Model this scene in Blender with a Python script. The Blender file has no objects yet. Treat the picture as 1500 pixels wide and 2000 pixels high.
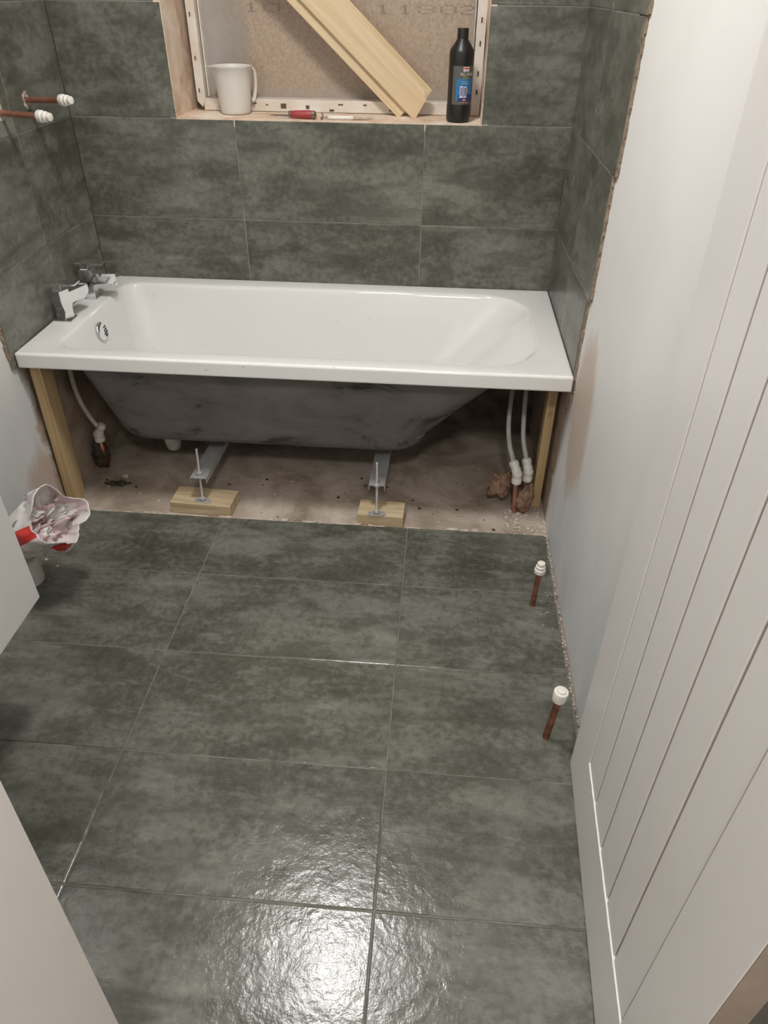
import bpy, bmesh, math, random
from mathutils import Vector, Matrix, noise
from math import sin, cos, pi, radians as R
random.seed(7)
SC = bpy.context.scene
COL = SC.collection

# ---------------------------------------------------------------- camera
def make_camera():
    cd = bpy.data.cameras.new('camera'); cam = bpy.data.objects.new('camera', cd); COL.objects.link(cam)
    pit, yaw, rol = -0.6425, -0.0737, 0.0109
    fw = Vector((sin(yaw)*cos(pit), cos(yaw)*cos(pit), sin(pit)))
    r = Vector((cos(yaw), -sin(yaw), 0)); u = r.cross(fw)
    r2 = r*cos(rol) + u*sin(rol); u2 = -r*sin(rol) + u*cos(rol)
    m = Matrix((r2, u2, -fw)).transposed().to_4x4()
    m.translation = Vector((1.1967, -2.4704, 1.3975))
    cam.matrix_world = m
    cd.sensor_fit = 'HORIZONTAL'; cd.sensor_width = 36.0; cd.lens = 1380.085/1500*36
    cd.clip_start = 0.01
    SC.camera = cam
make_camera()

# ---------------------------------------------------------------- world, lights, exposure
wd = bpy.data.worlds.new('world'); SC.world = wd; wd.use_nodes = True
wd.node_tree.nodes['Background'].inputs[0].default_value = (1.0, 0.93, 0.85, 1)
wd.node_tree.nodes['Background'].inputs[1].default_value = 0.05
SC.view_settings.view_transform = 'Standard'
SC.view_settings.look = 'None'
SC.view_settings.gamma = 1.0
SC.view_settings.exposure = 0.10
SC.view_settings.use_curve_mapping = False
LAMP_POS = (0.86, -1.06, 2.41)
LAMP_STRENGTH = 92.0
HALL_FILL_STRENGTH = 90.0
LAMP_COLOR = (1.0, 0.975, 0.955, 1)

# ---------------------------------------------------------------- node helpers
class NT:
    def __init__(s, name):
        s.m = bpy.data.materials.new(name); s.m.use_nodes = True
        s.t = s.m.node_tree; s.b = s.t.nodes['Principled BSDF']
    def n(s, typ, **kw):
        x = s.t.nodes.new(typ)
        for k, v in kw.items(): setattr(x, k, v)
        return x
    def l(s, a, b): s.t.links.new(a, b)
    def coord(s, scale=(1, 1, 1), rnd=False, kind='Object'):
        tc = s.n('ShaderNodeTexCoord'); mp = s.n('ShaderNodeMapping'); mp.inputs['Scale'].default_value = scale
        src = tc.outputs[kind]
        if rnd:
            oi = s.n('ShaderNodeObjectInfo'); mu = s.n('ShaderNodeMath', operation='MULTIPLY'); mu.inputs[1].default_value = 61.7
            s.l(oi.outputs['Random'], mu.inputs[0])
            ad = s.n('ShaderNodeVectorMath', operation='ADD'); s.l(src, ad.inputs[0]); s.l(mu.outputs[0], ad.inputs[1]); src = ad.outputs[0]
        s.l(src, mp.inputs['Vector']); return mp.outputs[0]
    def noise(s, vec, scale, detail=4, rough=.55, dist=0.0):
        x = s.n('ShaderNodeTexNoise'); x.inputs['Scale'].default_value = scale; x.inputs['Detail'].default_value = detail
        x.inputs['Roughness'].default_value = rough; x.inputs['Distortion'].default_value = dist
        s.l(vec, x.inputs['Vector']); return x.outputs['Fac']
    def ramp(s, fac, stops):
        x = s.n('ShaderNodeValToRGB'); cr = x.color_ramp
        while len(cr.elements) < len(stops): cr.elements.new(.5)
        for e, (p, c) in zip(cr.elements, stops):
            e.position = p; e.color = (*c, 1) if isinstance(c, tuple) else (c, c, c, 1)
        s.l(fac, x.inputs[0]); return x.outputs[0]
    def mix(s, fac, a, b, blend='MIX'):
        x = s.n('ShaderNodeMix', data_type='RGBA', blend_type=blend)
        for sock, v in ((x.inputs[0], fac), (x.inputs[6], a), (x.inputs[7], b)):
            if hasattr(v, 'is_output'): s.l(v, sock)
            elif isinstance(v, tuple): sock.default_value = (*v, 1)
            else: sock.default_value = v
        return x.outputs[2]
    def math(s, op, a, b=0.0, clamp=False):
        x = s.n('ShaderNodeMath', operation=op); x.use_clamp = clamp
        for i, v in enumerate((a, b)):
            if hasattr(v, 'is_output'): s.l(v, x.inputs[i])
            else: x.inputs[i].default_value = v
        return x.outputs[0]
    def bump(s, h, strength, dist=.01):
        x = s.n('ShaderNodeBump'); x.inputs['Strength'].default_value = strength; x.inputs['Distance'].default_value = dist
        s.l(h, x.inputs['Height']); s.l(x.outputs[0], s.b.inputs['Normal']); return x
    def setp(s, **kw):
        for k, v in kw.items():
            sock = s.b.inputs[k.replace('_', ' ')]
            if hasattr(v, 'is_output'): s.l(v, sock)
            elif isinstance(v, tuple): sock.default_value = (*v, 1)
            else: sock.default_value = v
        return s.m

def simple(name, c1, c2=None, rough=.5, metal=0.0, nscale=20, bump=0.0, bscale=200, **kw):
    """noise-varied plain material"""
    t = NT(name); v = t.coord(rnd=True)
    c2 = c2 or tuple(x*.82 for x in c1)
    col = t.ramp(t.noise(v, nscale), [(.35, c2), (.65, c1)])
    t.setp(Base_Color=col, Roughness=rough, Metallic=metal, **kw)
    if bump: t.bump(t.noise(v, bscale, 3), bump, .002)
    return t.m

def tile_mat(name, rough_lo, rough_hi, bump_s, bump_d, floor=False):
    t = NT(name); v = t.coord((1, 1.6, 1), rnd=True); v1 = t.coord((1, 1, 1), rnd=True)
    big = t.noise(v, 3.4, 6, .58, .25)
    fine = t.noise(v1, 55, 4, .62)
    speck = t.noise(v1, 120, 2, .5)
    k = t.math('ADD', t.math('MULTIPLY', big, .62), t.math('MULTIPLY', fine, .38))
    g = .97 if floor else 1.16
    col = t.ramp(k, [(p, tuple(c*g for c in q)) for p, q in ((.38, (.066, .067, .051)), (.46, (.098, .100, .080)), (.53, (.142, .144, .120)), (.64, (.190, .190, .163)))])
    col = t.mix(t.ramp(speck, [(.56, 0.0), (.80, .12)]), col, (.24, .24, .21))
    dark = t.noise(t.coord((1, 3.2, 1), rnd=True), 5.0, 5, .60, .2)
    col = t.mix(t.ramp(dark, [(.46, 0.0), (.62, .58)]), col, (.056, .057, .042))
    col = t.mix(t.ramp(t.noise(t.coord((1, 2.2, 1), rnd=True), 9, 6, .7, .3), [(.54, 0.0), (.70, .40)]), col, (.27, .27, .235))
    t.setp(Base_Color=col, Roughness=t.ramp(big, [(.3, rough_hi), (.7, rough_lo)]), Specular_IOR_Level=.5)
    riven = t.noise(v1, 34 if floor else 20, 5 if floor else 3, .6, .15)
    t.bump(riven, bump_s, bump_d)
    return t.m

M = {}
M['floor_tile'] = tile_mat('riven_floor_tile', .16, .25, .42, .0034, True)
M['wall_tile'] = tile_mat('satin_wall_tile', .24, .36, .05, .0015)
M['tile_edge'] = simple('tile_edge', (.34, .27, .20), (.20, .15, .11), .85, nscale=60, bump=.5)
M['grout'] = simple('grey_grout', (.20, .19, .16), (.11, .10, .082), .8, nscale=16, bump=.4)
M['wgrout'] = simple('wall_grout', (.30, .30, .26), (.17, .17, .145), .8, nscale=8, bump=.3)

def wall_paint(name, raw_y, bare_spot):
    """emulsioned wall with bare plaster where the bath alcove and the skim are unpainted (positions in metres)"""
    t = NT(name); v = t.coord()
    sx = t.n('ShaderNodeSeparateXYZ'); tc = t.n('ShaderNodeTexCoord'); t.l(tc.outputs['Object'], sx.inputs[0])
    Y, Z = sx.outputs[1], sx.outputs[2]
    n1 = t.noise(v, 7, 6, .65, .3); n2 = t.noise(t.coord((1, 1, .35)), 9, 5, .6, .4)
    nn = t.math('MULTIPLY', t.math('SUBTRACT', n1, .5), .16)
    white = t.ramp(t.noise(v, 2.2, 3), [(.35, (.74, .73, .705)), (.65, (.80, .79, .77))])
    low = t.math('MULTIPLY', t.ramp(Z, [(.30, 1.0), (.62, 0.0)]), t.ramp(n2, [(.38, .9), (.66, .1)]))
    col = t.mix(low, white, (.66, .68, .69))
    raw = t.ramp(n1, [(.3, (.22, .155, .11)), (.5, (.40, .30, .225)), (.7, (.52, .43, .345))])
    # bare smear near the tile end
    dy = t.math('DIVIDE', t.math('ABSOLUTE', t.math('SUBTRACT', Y, bare_spot[0])), bare_spot[2])
    dz = t.math('DIVIDE', t.math('ABSOLUTE', t.math('SUBTRACT', Z, bare_spot[1])), bare_spot[3])
    d = t.math('ADD', t.math('ADD', t.math('MULTIPLY', dy, dy), t.math('MULTIPLY', dz, dz)), t.math('MULTIPLY', t.math('SUBTRACT', n2, .5), 1.8))
    col = t.mix(t.ramp(d, [(.45, .95), (1.0, 0.0)]), col, (.60, .49, .415))
    yy = t.math('ADD', Y, nn)
    mr = t.n('ShaderNodeMapRange'); mr.inputs['From Min'].default_value = raw_y-.012; mr.inputs['From Max'].default_value = raw_y+.012
    t.l(yy, mr.inputs['Value'])
    under = t.ramp(Z, [(.545, 1.0), (.56, 0.0)])
    col = t.mix(t.math('MULTIPLY', mr.outputs[0], under), col, raw)
    t.setp(Base_Color=col, Roughness=.55)
    t.bump(t.noise(v, 30, 5), .18, .003)
    return t.m
M['wall_left'] = wall_paint('painted_plaster_left', -.655, (-.72, .10, .10, .16))
M['wall_right'] = wall_paint('painted_plaster_right', -.60, (-.79, .47, .15, .24))
M['white_wall'] = simple('white_emulsion', (.80, .79, .77), (.76, .75, .73), .6, nscale=4, bump=.08)
M['ceiling'] = simple('ceiling_white', (.88, .87, .86), (.86, .85, .84), .7, nscale=4)
M['raw_wall'] = simple('raw_dark_wall', (.17, .125, .095), (.07, .05, .04), .95, nscale=14, bump=.8, bscale=40)

def reveal_mat():
    t = NT('bare_pink_plaster'); v = t.coord()
    n1 = t.noise(v, 9, 6, .65, .5)
    col = t.ramp(n1, [(.26, (.36, .23, .14)), (.38, (.64, .46, .33)), (.52, (.76, .62, .49)), (.68, (.86, .78, .68))])
    col = t.mix(t.ramp(t.noise(v, 55, 3), [(.70, 0.0), (.76, .8)]), col, (.10, .06, .035))
    t.setp(Base_Color=col, Roughness=.9); t.bump(n1, .5, .006); return t.m
M['reveal'] = reveal_mat()

def screed_mat():
    t = NT('dusty_screed'); v = t.coord()
    n1 = t.noise(v, 6, 7, .62, .5); n2 = t.noise(v, 45, 5, .7)
    col = t.ramp(n1, [(.30, (.20, .15, .11)), (.50, (.38, .31, .245)), (.70, (.52, .45, .385))])
    col = t.mix(t.ramp(n2, [(.62, 0.0), (.72, .6)]), col, (.10, .065, .045))
    t.setp(Base_Color=col, Roughness=.95); t.bump(n2, .5, .005); return t.m
M['screed'] = screed_mat()

def acrylic():
    t = NT('white_acrylic'); v = t.coord()
    col = t.ramp(t.noise(v, 3, 3), [(.3, (.76, .755, .725)), (.7, (.79, .785, .76))])
    col = t.mix(t.ramp(t.noise(v, 70, 2, .4), [(.74, 0.0), (.78, .35)]), col, (.35, .33, .30))
    t.setp(Base_Color=col, Roughness=.07, Coat_Weight=.3, Coat_Roughness=.05, Specular_IOR_Level=.5); return t.m
M['acrylic'] = acrylic()

def hull_mat():
    t = NT('grey_fibreglass'); v = t.coord((1, 1, 1.6))
    n1 = t.noise(v, 4.5, 7, .66, .6)
    col = t.ramp(n1, [(.36, (.042, .039, .037)), (.43, (.13, .118, .110)), (.62, (.18, .164, .152)), (.80, (.22, .20, .185))])
    col = t.mix(t.ramp(t.noise(t.coord((1, 1, .25)), 90, 3), [(.70, 0.0), (.78, .5)]), col, (.30, .28, .26))
    t.setp(Base_Color=col, Roughness=.62); t.bump(t.noise(v, 60, 5), .35, .003); return t.m
M['hull'] = hull_mat()

def wood(name, c1, c2, c3, scale=(1, 22, 22)):
    t = NT(name); v = t.coord(scale, rnd=True)
    n1 = t.noise(v, 2.2, 6, .6, .8)
    col = t.ramp(n1, [(.3, c1), (.5, c2), (.7, c3)])
    kn = t.noise(t.coord((1, 2.4, 2.4), rnd=True), 7, 2)
    col = t.mix(t.ramp(kn, [(.70, 0.0), (.76, .55)]), col, tuple(x*.45 for x in c1))
    t.setp(Base_Color=col, Roughness=.62); t.bump(n1, .15, .002); return t.m
M['pine'] = wood('pine_batten', (.40, .27, .13), (.52, .37, .19), (.60, .45, .26))
M['clad'] = wood('pale_pine_cladding', (.62, .46, .27), (.70, .54, .335), (.77, .61, .41))
M['block'] = wood('rough_sawn_offcut', (.36, .26, .14), (.50, .39, .24), (.60, .49, .33), (1.5, 14, 14))
M['chrome'] = simple('chrome', (.86, .87, .88), (.84, .85, .86), .06, 1.0)
M['zinc'] = simple('zinc_plated_steel', (.66, .66, .64), (.54, .54, .52), .38, .55, nscale=90)
M['galv'] = simple('galvanised_channel', (.60, .60, .58), (.50, .50, .48), .45, .55, nscale=30)
M['copper'] = simple('tarnished_copper', (.40, .17, .10), (.20, .085, .055), .42, .75, nscale=55, bump=.2)
M['copper_b'] = simple('clean_copper', (.56, .27, .185), (.42, .19, .13), .38, .7, nscale=25)
M['pushfit'] = simple('white_pushfit_plastic', (.80, .77, .70), (.74, .71, .64), .4)
M['hose'] = simple('grey_white_pipe', (.58, .56, .52), (.45, .42, .38), .5, nscale=30)
M['upvc'] = simple('white_upvc', (.80, .76, .70), (.70, .62, .52), .4, nscale=12)
M['cabinet'] = simple('gloss_white_cabinet', (.76, .745, .735), (.75, .735, .725), .32)
M['door'] = simple('satin_white_door', (.755, .735, .715), (.735, .715, .695), .42, nscale=3)
M['door_edge'] = simple('shaded_door_edge', (.30, .245, .20), (.24, .19, .155), .7, nscale=12)  # shade on the door's hinge edge, put in as a brown colour
M['groove_shade'] = simple('door_groove_shade', (.47, .43, .395), (.44, .40, .365), .6)  # darker than the boards: shade inside the grooves is painted in
M['caulk'] = simple('white_caulk', (.90, .89, .87), (.86, .85, .83), .5)
M['black'] = simple('black_plastic', (.014, .013, .012), (.011, .010, .009), .38)
M['dark'] = simple('dark_void', (.025, .018, .014), (.012, .009, .007), .9)
M['red_handle'] = simple('red_handle', (.40, .060, .060), (.33, .045, .045), .45)
M['steel'] = simple('dull_steel', (.35, .31, .27), (.16, .12, .09), .45, .8, nscale=80)
M['rubble'] = simple('mortar_rubble', (.62, .56, .48), (.40, .33, .27), .95, nscale=60, bump=.8)
M['lag'] = simple('brown_felt', (.36, .23, .15), (.17, .10, .065), 1.0, nscale=70, bump=1.0, bscale=260)
M['lagdark'] = simple('dark_lagging', (.10, .075, .055), (.035, .025, .018), 1.0, nscale=40, bump=1.0, bscale=120)

def emis(name, col, st):
    m = bpy.data.materials.new(name); m.use_nodes = True; b = m.node_tree.nodes['Principled BSDF']
    b.inputs['Base Color'].default_value = (.8, .8, .8, 1)
    b.inputs['Emission Color'].default_value = col; b.inputs['Emission Strength'].default_value = st; return m
M['lamp'] = emis('lamp_diffuser', LAMP_COLOR, LAMP_STRENGTH)
M['hall_fill'] = emis('hall_fill_diffuser', LAMP_COLOR, HALL_FILL_STRENGTH)

def chipboard():
    t = NT('chipboard'); v = t.coord()
    vo = t.n('ShaderNodeTexVoronoi'); vo.inputs['Scale'].default_value = 190; t.l(t.coord((1, 1, .8)), vo.inputs['Vector'])
    n1 = t.noise(v, 75, 5, .7)
    k = t.math('ADD', t.math('MULTIPLY', vo.outputs['Color'], .35), t.math('MULTIPLY', n1, .65))
    col = t.ramp(k, [(.30, (.40, .295, .205)), (.50, (.47, .355, .255)), (.70, (.55, .425, .315))])
    t.setp(Base_Color=col, Roughness=.85); t.bump(n1, .3, .002); return t.m
M['board'] = chipboard()
M['ink'] = simple('brown_ink', (.13, .085, .055), (.10, .07, .045), .8)

def pane_mat():
    """glass with a film of dust, heavier at the left and along the bottom"""
    t = NT('dusty_glass'); tc = t.n('ShaderNodeTexCoord'); sx = t.n('ShaderNodeSeparateXYZ'); t.l(tc.outputs['Object'], sx.inputs[0])
    v = t.coord(); n1 = t.noise(v, 8, 5, .6, .4)
    a = t.ramp(t.math('ADD', sx.outputs[0], t.math('MULTIPLY', n1, .12)), [(.14, .70), (.26, .0)])
    b = t.ramp(t.math('ADD', t.math('SUBTRACT', sx.outputs[2], 0.0), t.math('MULTIPLY', n1, .05)), [(.045, .40), (.10, .0)])
    f = t.math('MAXIMUM', a, b)
    f = t.math('ADD', f, .03, True)
    d = t.n('ShaderNodeBsdfDiffuse'); d.inputs['Color'].default_value = (.50, .46, .42, 1)
    tr = t.n('ShaderNodeBsdfTransparent'); gl = t.n('ShaderNodeBsdfGlossy'); gl.inputs['Roughness'].default_value = .15
    m1 = t.n('ShaderNodeMixShader'); m1.inputs[0].default_value = .04; t.l(tr.outputs[0], m1.inputs[1]); t.l(gl.outputs[0], m1.inputs[2])
    m2 = t.n('ShaderNodeMixShader'); t.l(f, m2.inputs[0]); t.l(m1.outputs[0], m2.inputs[1]); t.l(d.outputs[0], m2.inputs[2])
    t.l(m2.outputs[0], t.t.nodes['Material Output'].inputs['Surface']); return t.m
M['pane'] = pane_mat()
def film(name, col, alpha, rough=.3):
    t = NT(name); t.setp(Base_Color=col, Roughness=rough, Alpha=alpha, Subsurface_Weight=0.0); return t.m
M['jug'] = NT('frosted_plastic').setp(Base_Color=(.80, .77, .72), Roughness=.42, Alpha=.86)
M['bag_w'] = NT('white_polythene').setp(Base_Color=(.78, .74, .72), Roughness=.28, Alpha=.93)
M['bag_r'] = NT('red_print').setp(Base_Color=(.66, .050, .038), Roughness=.30)
M['bag_p'] = NT('pinkish_polythene').setp(Base_Color=(.66, .50, .50), Roughness=.25, Alpha=.88)
M['bag_c'] = NT('clear_grey_polythene').setp(Base_Color=(.60, .57, .56), Roughness=.22, Alpha=.60)
M['soil'] = simple('soil_pipe_white', (.70, .68, .65), (.60, .57, .53), .4)

# label print colours (flat print)
PR = {k: simple('print_'+k, c, c, .45) for k, c in dict(white=(.80, .78, .74), red=(.62, .05, .05), yellow=(.72, .50, .08),
      blue=(.02, .18, .42), navy=(.03, .04, .16), grey=(.10, .10, .09), lilac=(.62, .62, .78), slate=(.22, .22, .30), orange=(.62, .25, .12)).items()}

# ---------------------------------------------------------------- object helpers
def link(name, bm, mats, parent=None, smooth=False, loc=None, rot=None, bevel=0.0, angle=None):
    if bevel:
        bmesh.ops.bevel(bm, geom=list(bm.edges), offset=bevel, segments=2, profile=.5, affect='EDGES', clamp_overlap=True)
    me = bpy.data.meshes.new(name); bm.normal_update(); bm.to_mesh(me); bm.free()
    for m in (mats if isinstance(mats, (list, tuple)) else [mats]): me.materials.append(M[m] if isinstance(m, str) else m)
    if smooth:
        for p in me.polygons: p.use_smooth = True
        if angle is not None:
            me.set_sharp_from_angle(angle=R(angle))
    o = bpy.data.objects.new(name, me); COL.objects.link(o)
    if loc is not None: o.location = loc
    if rot is not None: o.rotation_euler = rot
    if parent is not None: o.parent = parent
    return o
def tag(o, label=None, cat=None, group=None, kind=None):
    if label: o['label'] = label
    if cat: o['category'] = cat
    if group: o['group'] = group
    if kind: o['kind'] = kind
    return o
def thing(name, label, cat, loc=(0, 0, 0), rotz=0, group=None):
    o = bpy.data.objects.new(name, None); COL.objects.link(o); o.empty_display_size = .02
    o.location = loc; o.rotation_euler = (0, 0, rotz); tag(o, label, cat, group); return o
def box(bm, x0, x1, y0, y1, z0, z1, mi=0, mat=None):
    vs = [bm.verts.new((x, y, z)) for x in (x0, x1) for y in (y0, y1) for z in (z0, z1)]
    if mat is not None:
        for v in vs: v.co = mat @ v.co
    for f in ((0, 1, 3, 2), (4, 6, 7, 5), (0, 4, 5, 1), (2, 3, 7, 6), (0, 2, 6, 4), (1, 5, 7, 3)):
        bm.faces.new([vs[i] for i in f]).material_index = mi
    return vs
def boxobj(name, x0, x1, y0, y1, z0, z1, mat, parent=None, bevel=0.0, **kw):
    """a box whose object origin is at its own centre"""
    c = Vector(((x0+x1)/2, (y0+y1)/2, (z0+z1)/2)); bm = bmesh.new()
    box(bm, x0-c.x, x1-c.x, y0-c.y, y1-c.y, z0-c.z, z1-c.z)
    return link(name, bm, mat, parent, loc=c, bevel=bevel, **kw)
def wbox(name, x0, x1, y0, y1, z0, z1, mat, parent=None, bevel=0.0, **kw):
    bm = bmesh.new(); box(bm, x0, x1, y0, y1, z0, z1); return link(name, bm, mat, parent, bevel=bevel, **kw)
def rings(bm, rs, close0=False, close1=False, mi=0, cyc=True):
    """loft a list of equally long vertex loops"""
    L = [[bm.verts.new(p) for p in r] for r in rs]; n = len(L[0])
    for a in range(len(L)-1):
        for i in range(n if cyc else n-1):
            j = (i+1) % n
            f = bm.faces.new((L[a][i], L[a][j], L[a+1][j], L[a+1][i]))
            f.material_index = mi[a] if isinstance(mi, list) else mi
    if close0: bm.faces.new(L[0][::-1]).material_index = mi[0] if isinstance(mi, list) else mi
    if close1: bm.faces.new(L[-1]).material_index = mi[-1] if isinstance(mi, list) else mi
    return L
def circ(c, r, n, ax=Vector((0, 0, 1)), ry=None, ph=0.0):
    ax = Vector(ax).normalized(); a = ax.orthogonal().normalized() if abs(ax.z) < .999 else Vector((1, 0, 0)); b = ax.cross(a)
    ry = r if ry is None else ry
    return [Vector(c) + a*r*cos(2*pi*i/n+ph) + b*ry*sin(2*pi*i/n+ph) for i in range(n)]
def lathe(bm, prof, n=24, o=(0, 0, 0), ax=(0, 0, 1), caps=True, mi=0):
    o = Vector(o); ax = Vector(ax).normalized()
    return rings(bm, [circ(o+ax*h, max(r, 1e-4), n, ax) for r, h in prof], caps, caps, mi)
def tube(bm, pts, r, n=12, mi=0, caps=True):
    pts = [Vector(p) for p in pts]; rs = r if isinstance(r, list) else [r]*len(pts)
    out = []; a = None
    for i, p in enumerate(pts):
        t = (pts[min(i+1, len(pts)-1)] - pts[max(i-1, 0)]).normalized()
        if a is None: a = t.orthogonal().normalized()
        a = (a - t*a.dot(t)).normalized(); b = t.cross(a)
        out.append([p + a*rs[i]*cos(2*pi*k/n) + b*rs[i]*sin(2*pi*k/n) for k in range(n)])
    rings(bm, out, caps, caps, mi)
def spline(pts, n=8):
    P = [Vector(p) for p in pts]; P = [P[0]*2-P[1]] + P + [P[-1]*2-P[-2]]; out = []
    for i in range(1, len(P)-2):
        for k in range(n):
            t = k/n; a, b, c, d = P[i-1:i+3]
            out.append(.5*((2*b)+(c-a)*t+(2*a-5*b+4*c-d)*t*t+(3*b-a-3*c+d)*t**3))
    out.append(P[-2]); return out

W = 1.580          # right tiled face / right edge of the floor
WP = 1.588         # right plaster face
CEIL = 2.45
Y_F = -2.17        # room side of the doorway wall
Y_FO = -2.31

# ================================================================= STRUCTURE
def structure(name, *a, **k): return tag(wbox(name, *a, **k), kind='structure')
floor = structure('floor', -.15, WP+.15, Y_FO, .31, -.16, -.012, 'screed')
# --- floor tiles
TJ = .0028
def tile(parent, cx, cy, cz, L, H, T, rot, mat, name='tile', cut=None):
    """one tile: long side local X, short side local Y, face local +Z; bevelled edge, its own object"""
    bm = bmesh.new()
    if cut is None:
        pts = [(-L/2, -H/2), (L/2, -H/2), (L/2, H/2), (-L/2, H/2)]
    else: pts = cut
    b = .0016
    c = Vector((sum(p[0] for p in pts)/len(pts), sum(p[1] for p in pts)/len(pts)))
    n = len(pts)
    def inset(d):
        out = []
        for i in range(n):
            p0, p1, p2 = (Vector(pts[(i+k) % n]) for k in (-1, 0, 1))
            e1 = (p1-p0).normalized(); e2 = (p2-p1).normalized()
            n1 = Vector((-e1.y, e1.x)); n2 = Vector((-e2.y, e2.x))
            out.append(p1 + (n1+n2)*d/(1+n1.dot(n2)))
        return out
    r0 = [Vector((*p, -T/2)) for p in pts]; r1 = [Vector((*p, T/2-b)) for p in pts]
    r2 = [Vector((p.x, p.y, T/2-b*.3)) for p in inset(b*.4)]; r3 = [Vector((p.x, p.y, T/2)) for p in inset(b*1.4)]
    V = rings(bm, [r0, r1, r2, r3], True, True, [1, 0, 0, 0] if name == 'tile' else 0)
    bm.faces.ensure_lookup_table()
    o = link(name, bm, [mat, 'tile_edge'], parent); o.location = (cx, cy, cz); o.rotation_euler = rot
    return o
grout_floor = wbox('floor_grout', .0, W, Y_FO, -.690, -.011, -.0016, 'grout', floor)
xs = [0.004, .5408, 1.1408, W-.004]; ys = [-.684, -.9589, -1.2589, -1.5589, -1.8589, -2.1589, Y_FO]
for j in range(len(ys)-1):
    for i in range(3):
        x0, x1, y1, y0 = xs[i]+TJ/2, xs[i+1]-TJ/2, ys[j]-TJ/2, ys[j+1]+TJ/2
        if j == 0: y1 = ys[0] + random.uniform(-.002, .002)
        cx, cy = (x0+x1)/2, (y0+y1)/2; cut = None
        if i == 0 and j == 1:     # notched round the soil pipe
            cut = [(x0, y0), (x1, y0), (x1, y1), (.135, y1), (.118, y1-.012), (.11, y1-.06), (.085, y1-.10), (x0, y1-.115)]
            cut = [(a-cx, b-cy) for a, b in cut]
        if i == 0 and j == 0:
            cut = [(x0, y0+.045), (.085, y0+.03), (.105, y0), (x1, y0), (x1, y1), (x0, y1)]
            cut = [(a-cx, b-cy) for a, b in cut]
        t = tile(floor, cx, cy, -.005, x1-x0, y1-y0, .0095, (random.uniform(-.0006, .0006), random.uniform(-.0006, .0006), 0), 'floor_tile', cut=cut)

# --- back wall with the window opening
WX0, WX1, WZ0, WZ1 = .345, 1.300, 1.050, 2.06
bm = bmesh.new(); yb = .009
box(bm, -.15, WX0-.019, yb, .31, -.1, CEIL); box(bm, WX1+.019, WP+.15, yb, .31, -.1, CEIL)
box(bm, WX0-.019, WX1+.019, yb, .31, -.1, WZ0-.02); box(bm, WX0-.019, WX1+.019, yb, .31, WZ1+.02, CEIL)
wall_back = tag(link('wall_back', bm, 'raw_wall'), kind='structure')
rev = wbox('sill_plaster', WX0-.004, WX1+.004, .0005, .31, WZ0-.02, WZ0+.002, 'reveal', wall_back)
# reveals as wobbly plaster slabs
def plaster_slab(name, x0, x1, y0, y1, z0, z1, face_x):
    bm = bmesh.new(); ny, nz = 14, 40; L = []
    for a in range(nz+1):
        z = z0+(z1-z0)*a/nz; row = []
        for b in range(ny+1):
            y = y0+(y1-y0)*b/ny
            d = (noise.noise(Vector((y*14, z*9, face_x)))*.004 + noise.noise(Vector((y*60, z*40, 3)))*.0015)*min(1, b/3)
            row.append(bm.verts.new(((face_x + d), y, z)))
        L.append(row)
    for a in range(nz):
        for b in range(ny): bm.faces.new((L[a][b], L[a][b+1], L[a+1][b+1], L[a+1][b]))
    other = x0 if abs(face_x-x1) < abs(face_x-x0) else x1
    box(bm, *sorted((other, face_x + (.006 if other > face_x else -.006))), y0+.0005, y1, z0, z1)
    box(bm, *sorted((other, face_x)), y0, y0+.004, z0, z1)
    return link(name, bm, 'reveal', wall_back, smooth=True, angle=40)
plaster_slab('reveal_plaster', WX0-.02, WX0, .0005, .30, WZ0, WZ1, WX0)
plaster_slab('reveal_plaster', WX1, WX1+.02, .0005, .30, WZ0, WZ1, WX1)
wbox('reveal_head', WX0, WX1, .0005, .31, WZ1, WZ1+.02, 'reveal', wall_back)
wbox('wall_grout', 0, WX0-.004, .0015, .0088, .50, CEIL, 'wgrout', wall_back)
wbox('wall_grout', WX1+.004, W, .0015, .0088, .50, CEIL, 'wgrout', wall_back)
wbox('wall_grout', WX0-.004, WX1+.004, .0015, .0088, .50, WZ0-.004, 'wgrout', wall_back)
def btile(x0, x1, z0, z1):
    tile(wall_back, (x0+x1)/2, .0045, (z0+z1)/2, x1-x0-.0024, z1-z0-.0024, .009, (R(90)+random.uniform(-.001, .001), random.uniform(-.0005, .0005), 0), 'wall_tile')
for z0, z1 in ((.50, .75), (.75, 1.05)):
    for x0, x1 in ((.0, .528), (.528, 1.128), (1.128, W)): btile(x0, x1, z0, z1)
for k in range(5):
    z0 = 1.05+.3*k; z1 = min(z0+.3, CEIL)
    if z0 < WZ1-.1: btile(0, WX0, z0, z1); btile(WX1, W, z0, z1)
    else:
        for x0, x1 in ((.0, .528), (.528, 1.128), (1.128, W)): btile(x0, x1, max(z0, WZ1+.02), z1)

# --- side walls
wall_left = structure('wall_left', -.15, -.010, Y_FO, .009, -.1, CEIL, 'wall_left')
wall_right = structure('wall_right', WP, WP+.15, Y_FO, .009, -.1, CEIL, 'wall_right')
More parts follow.
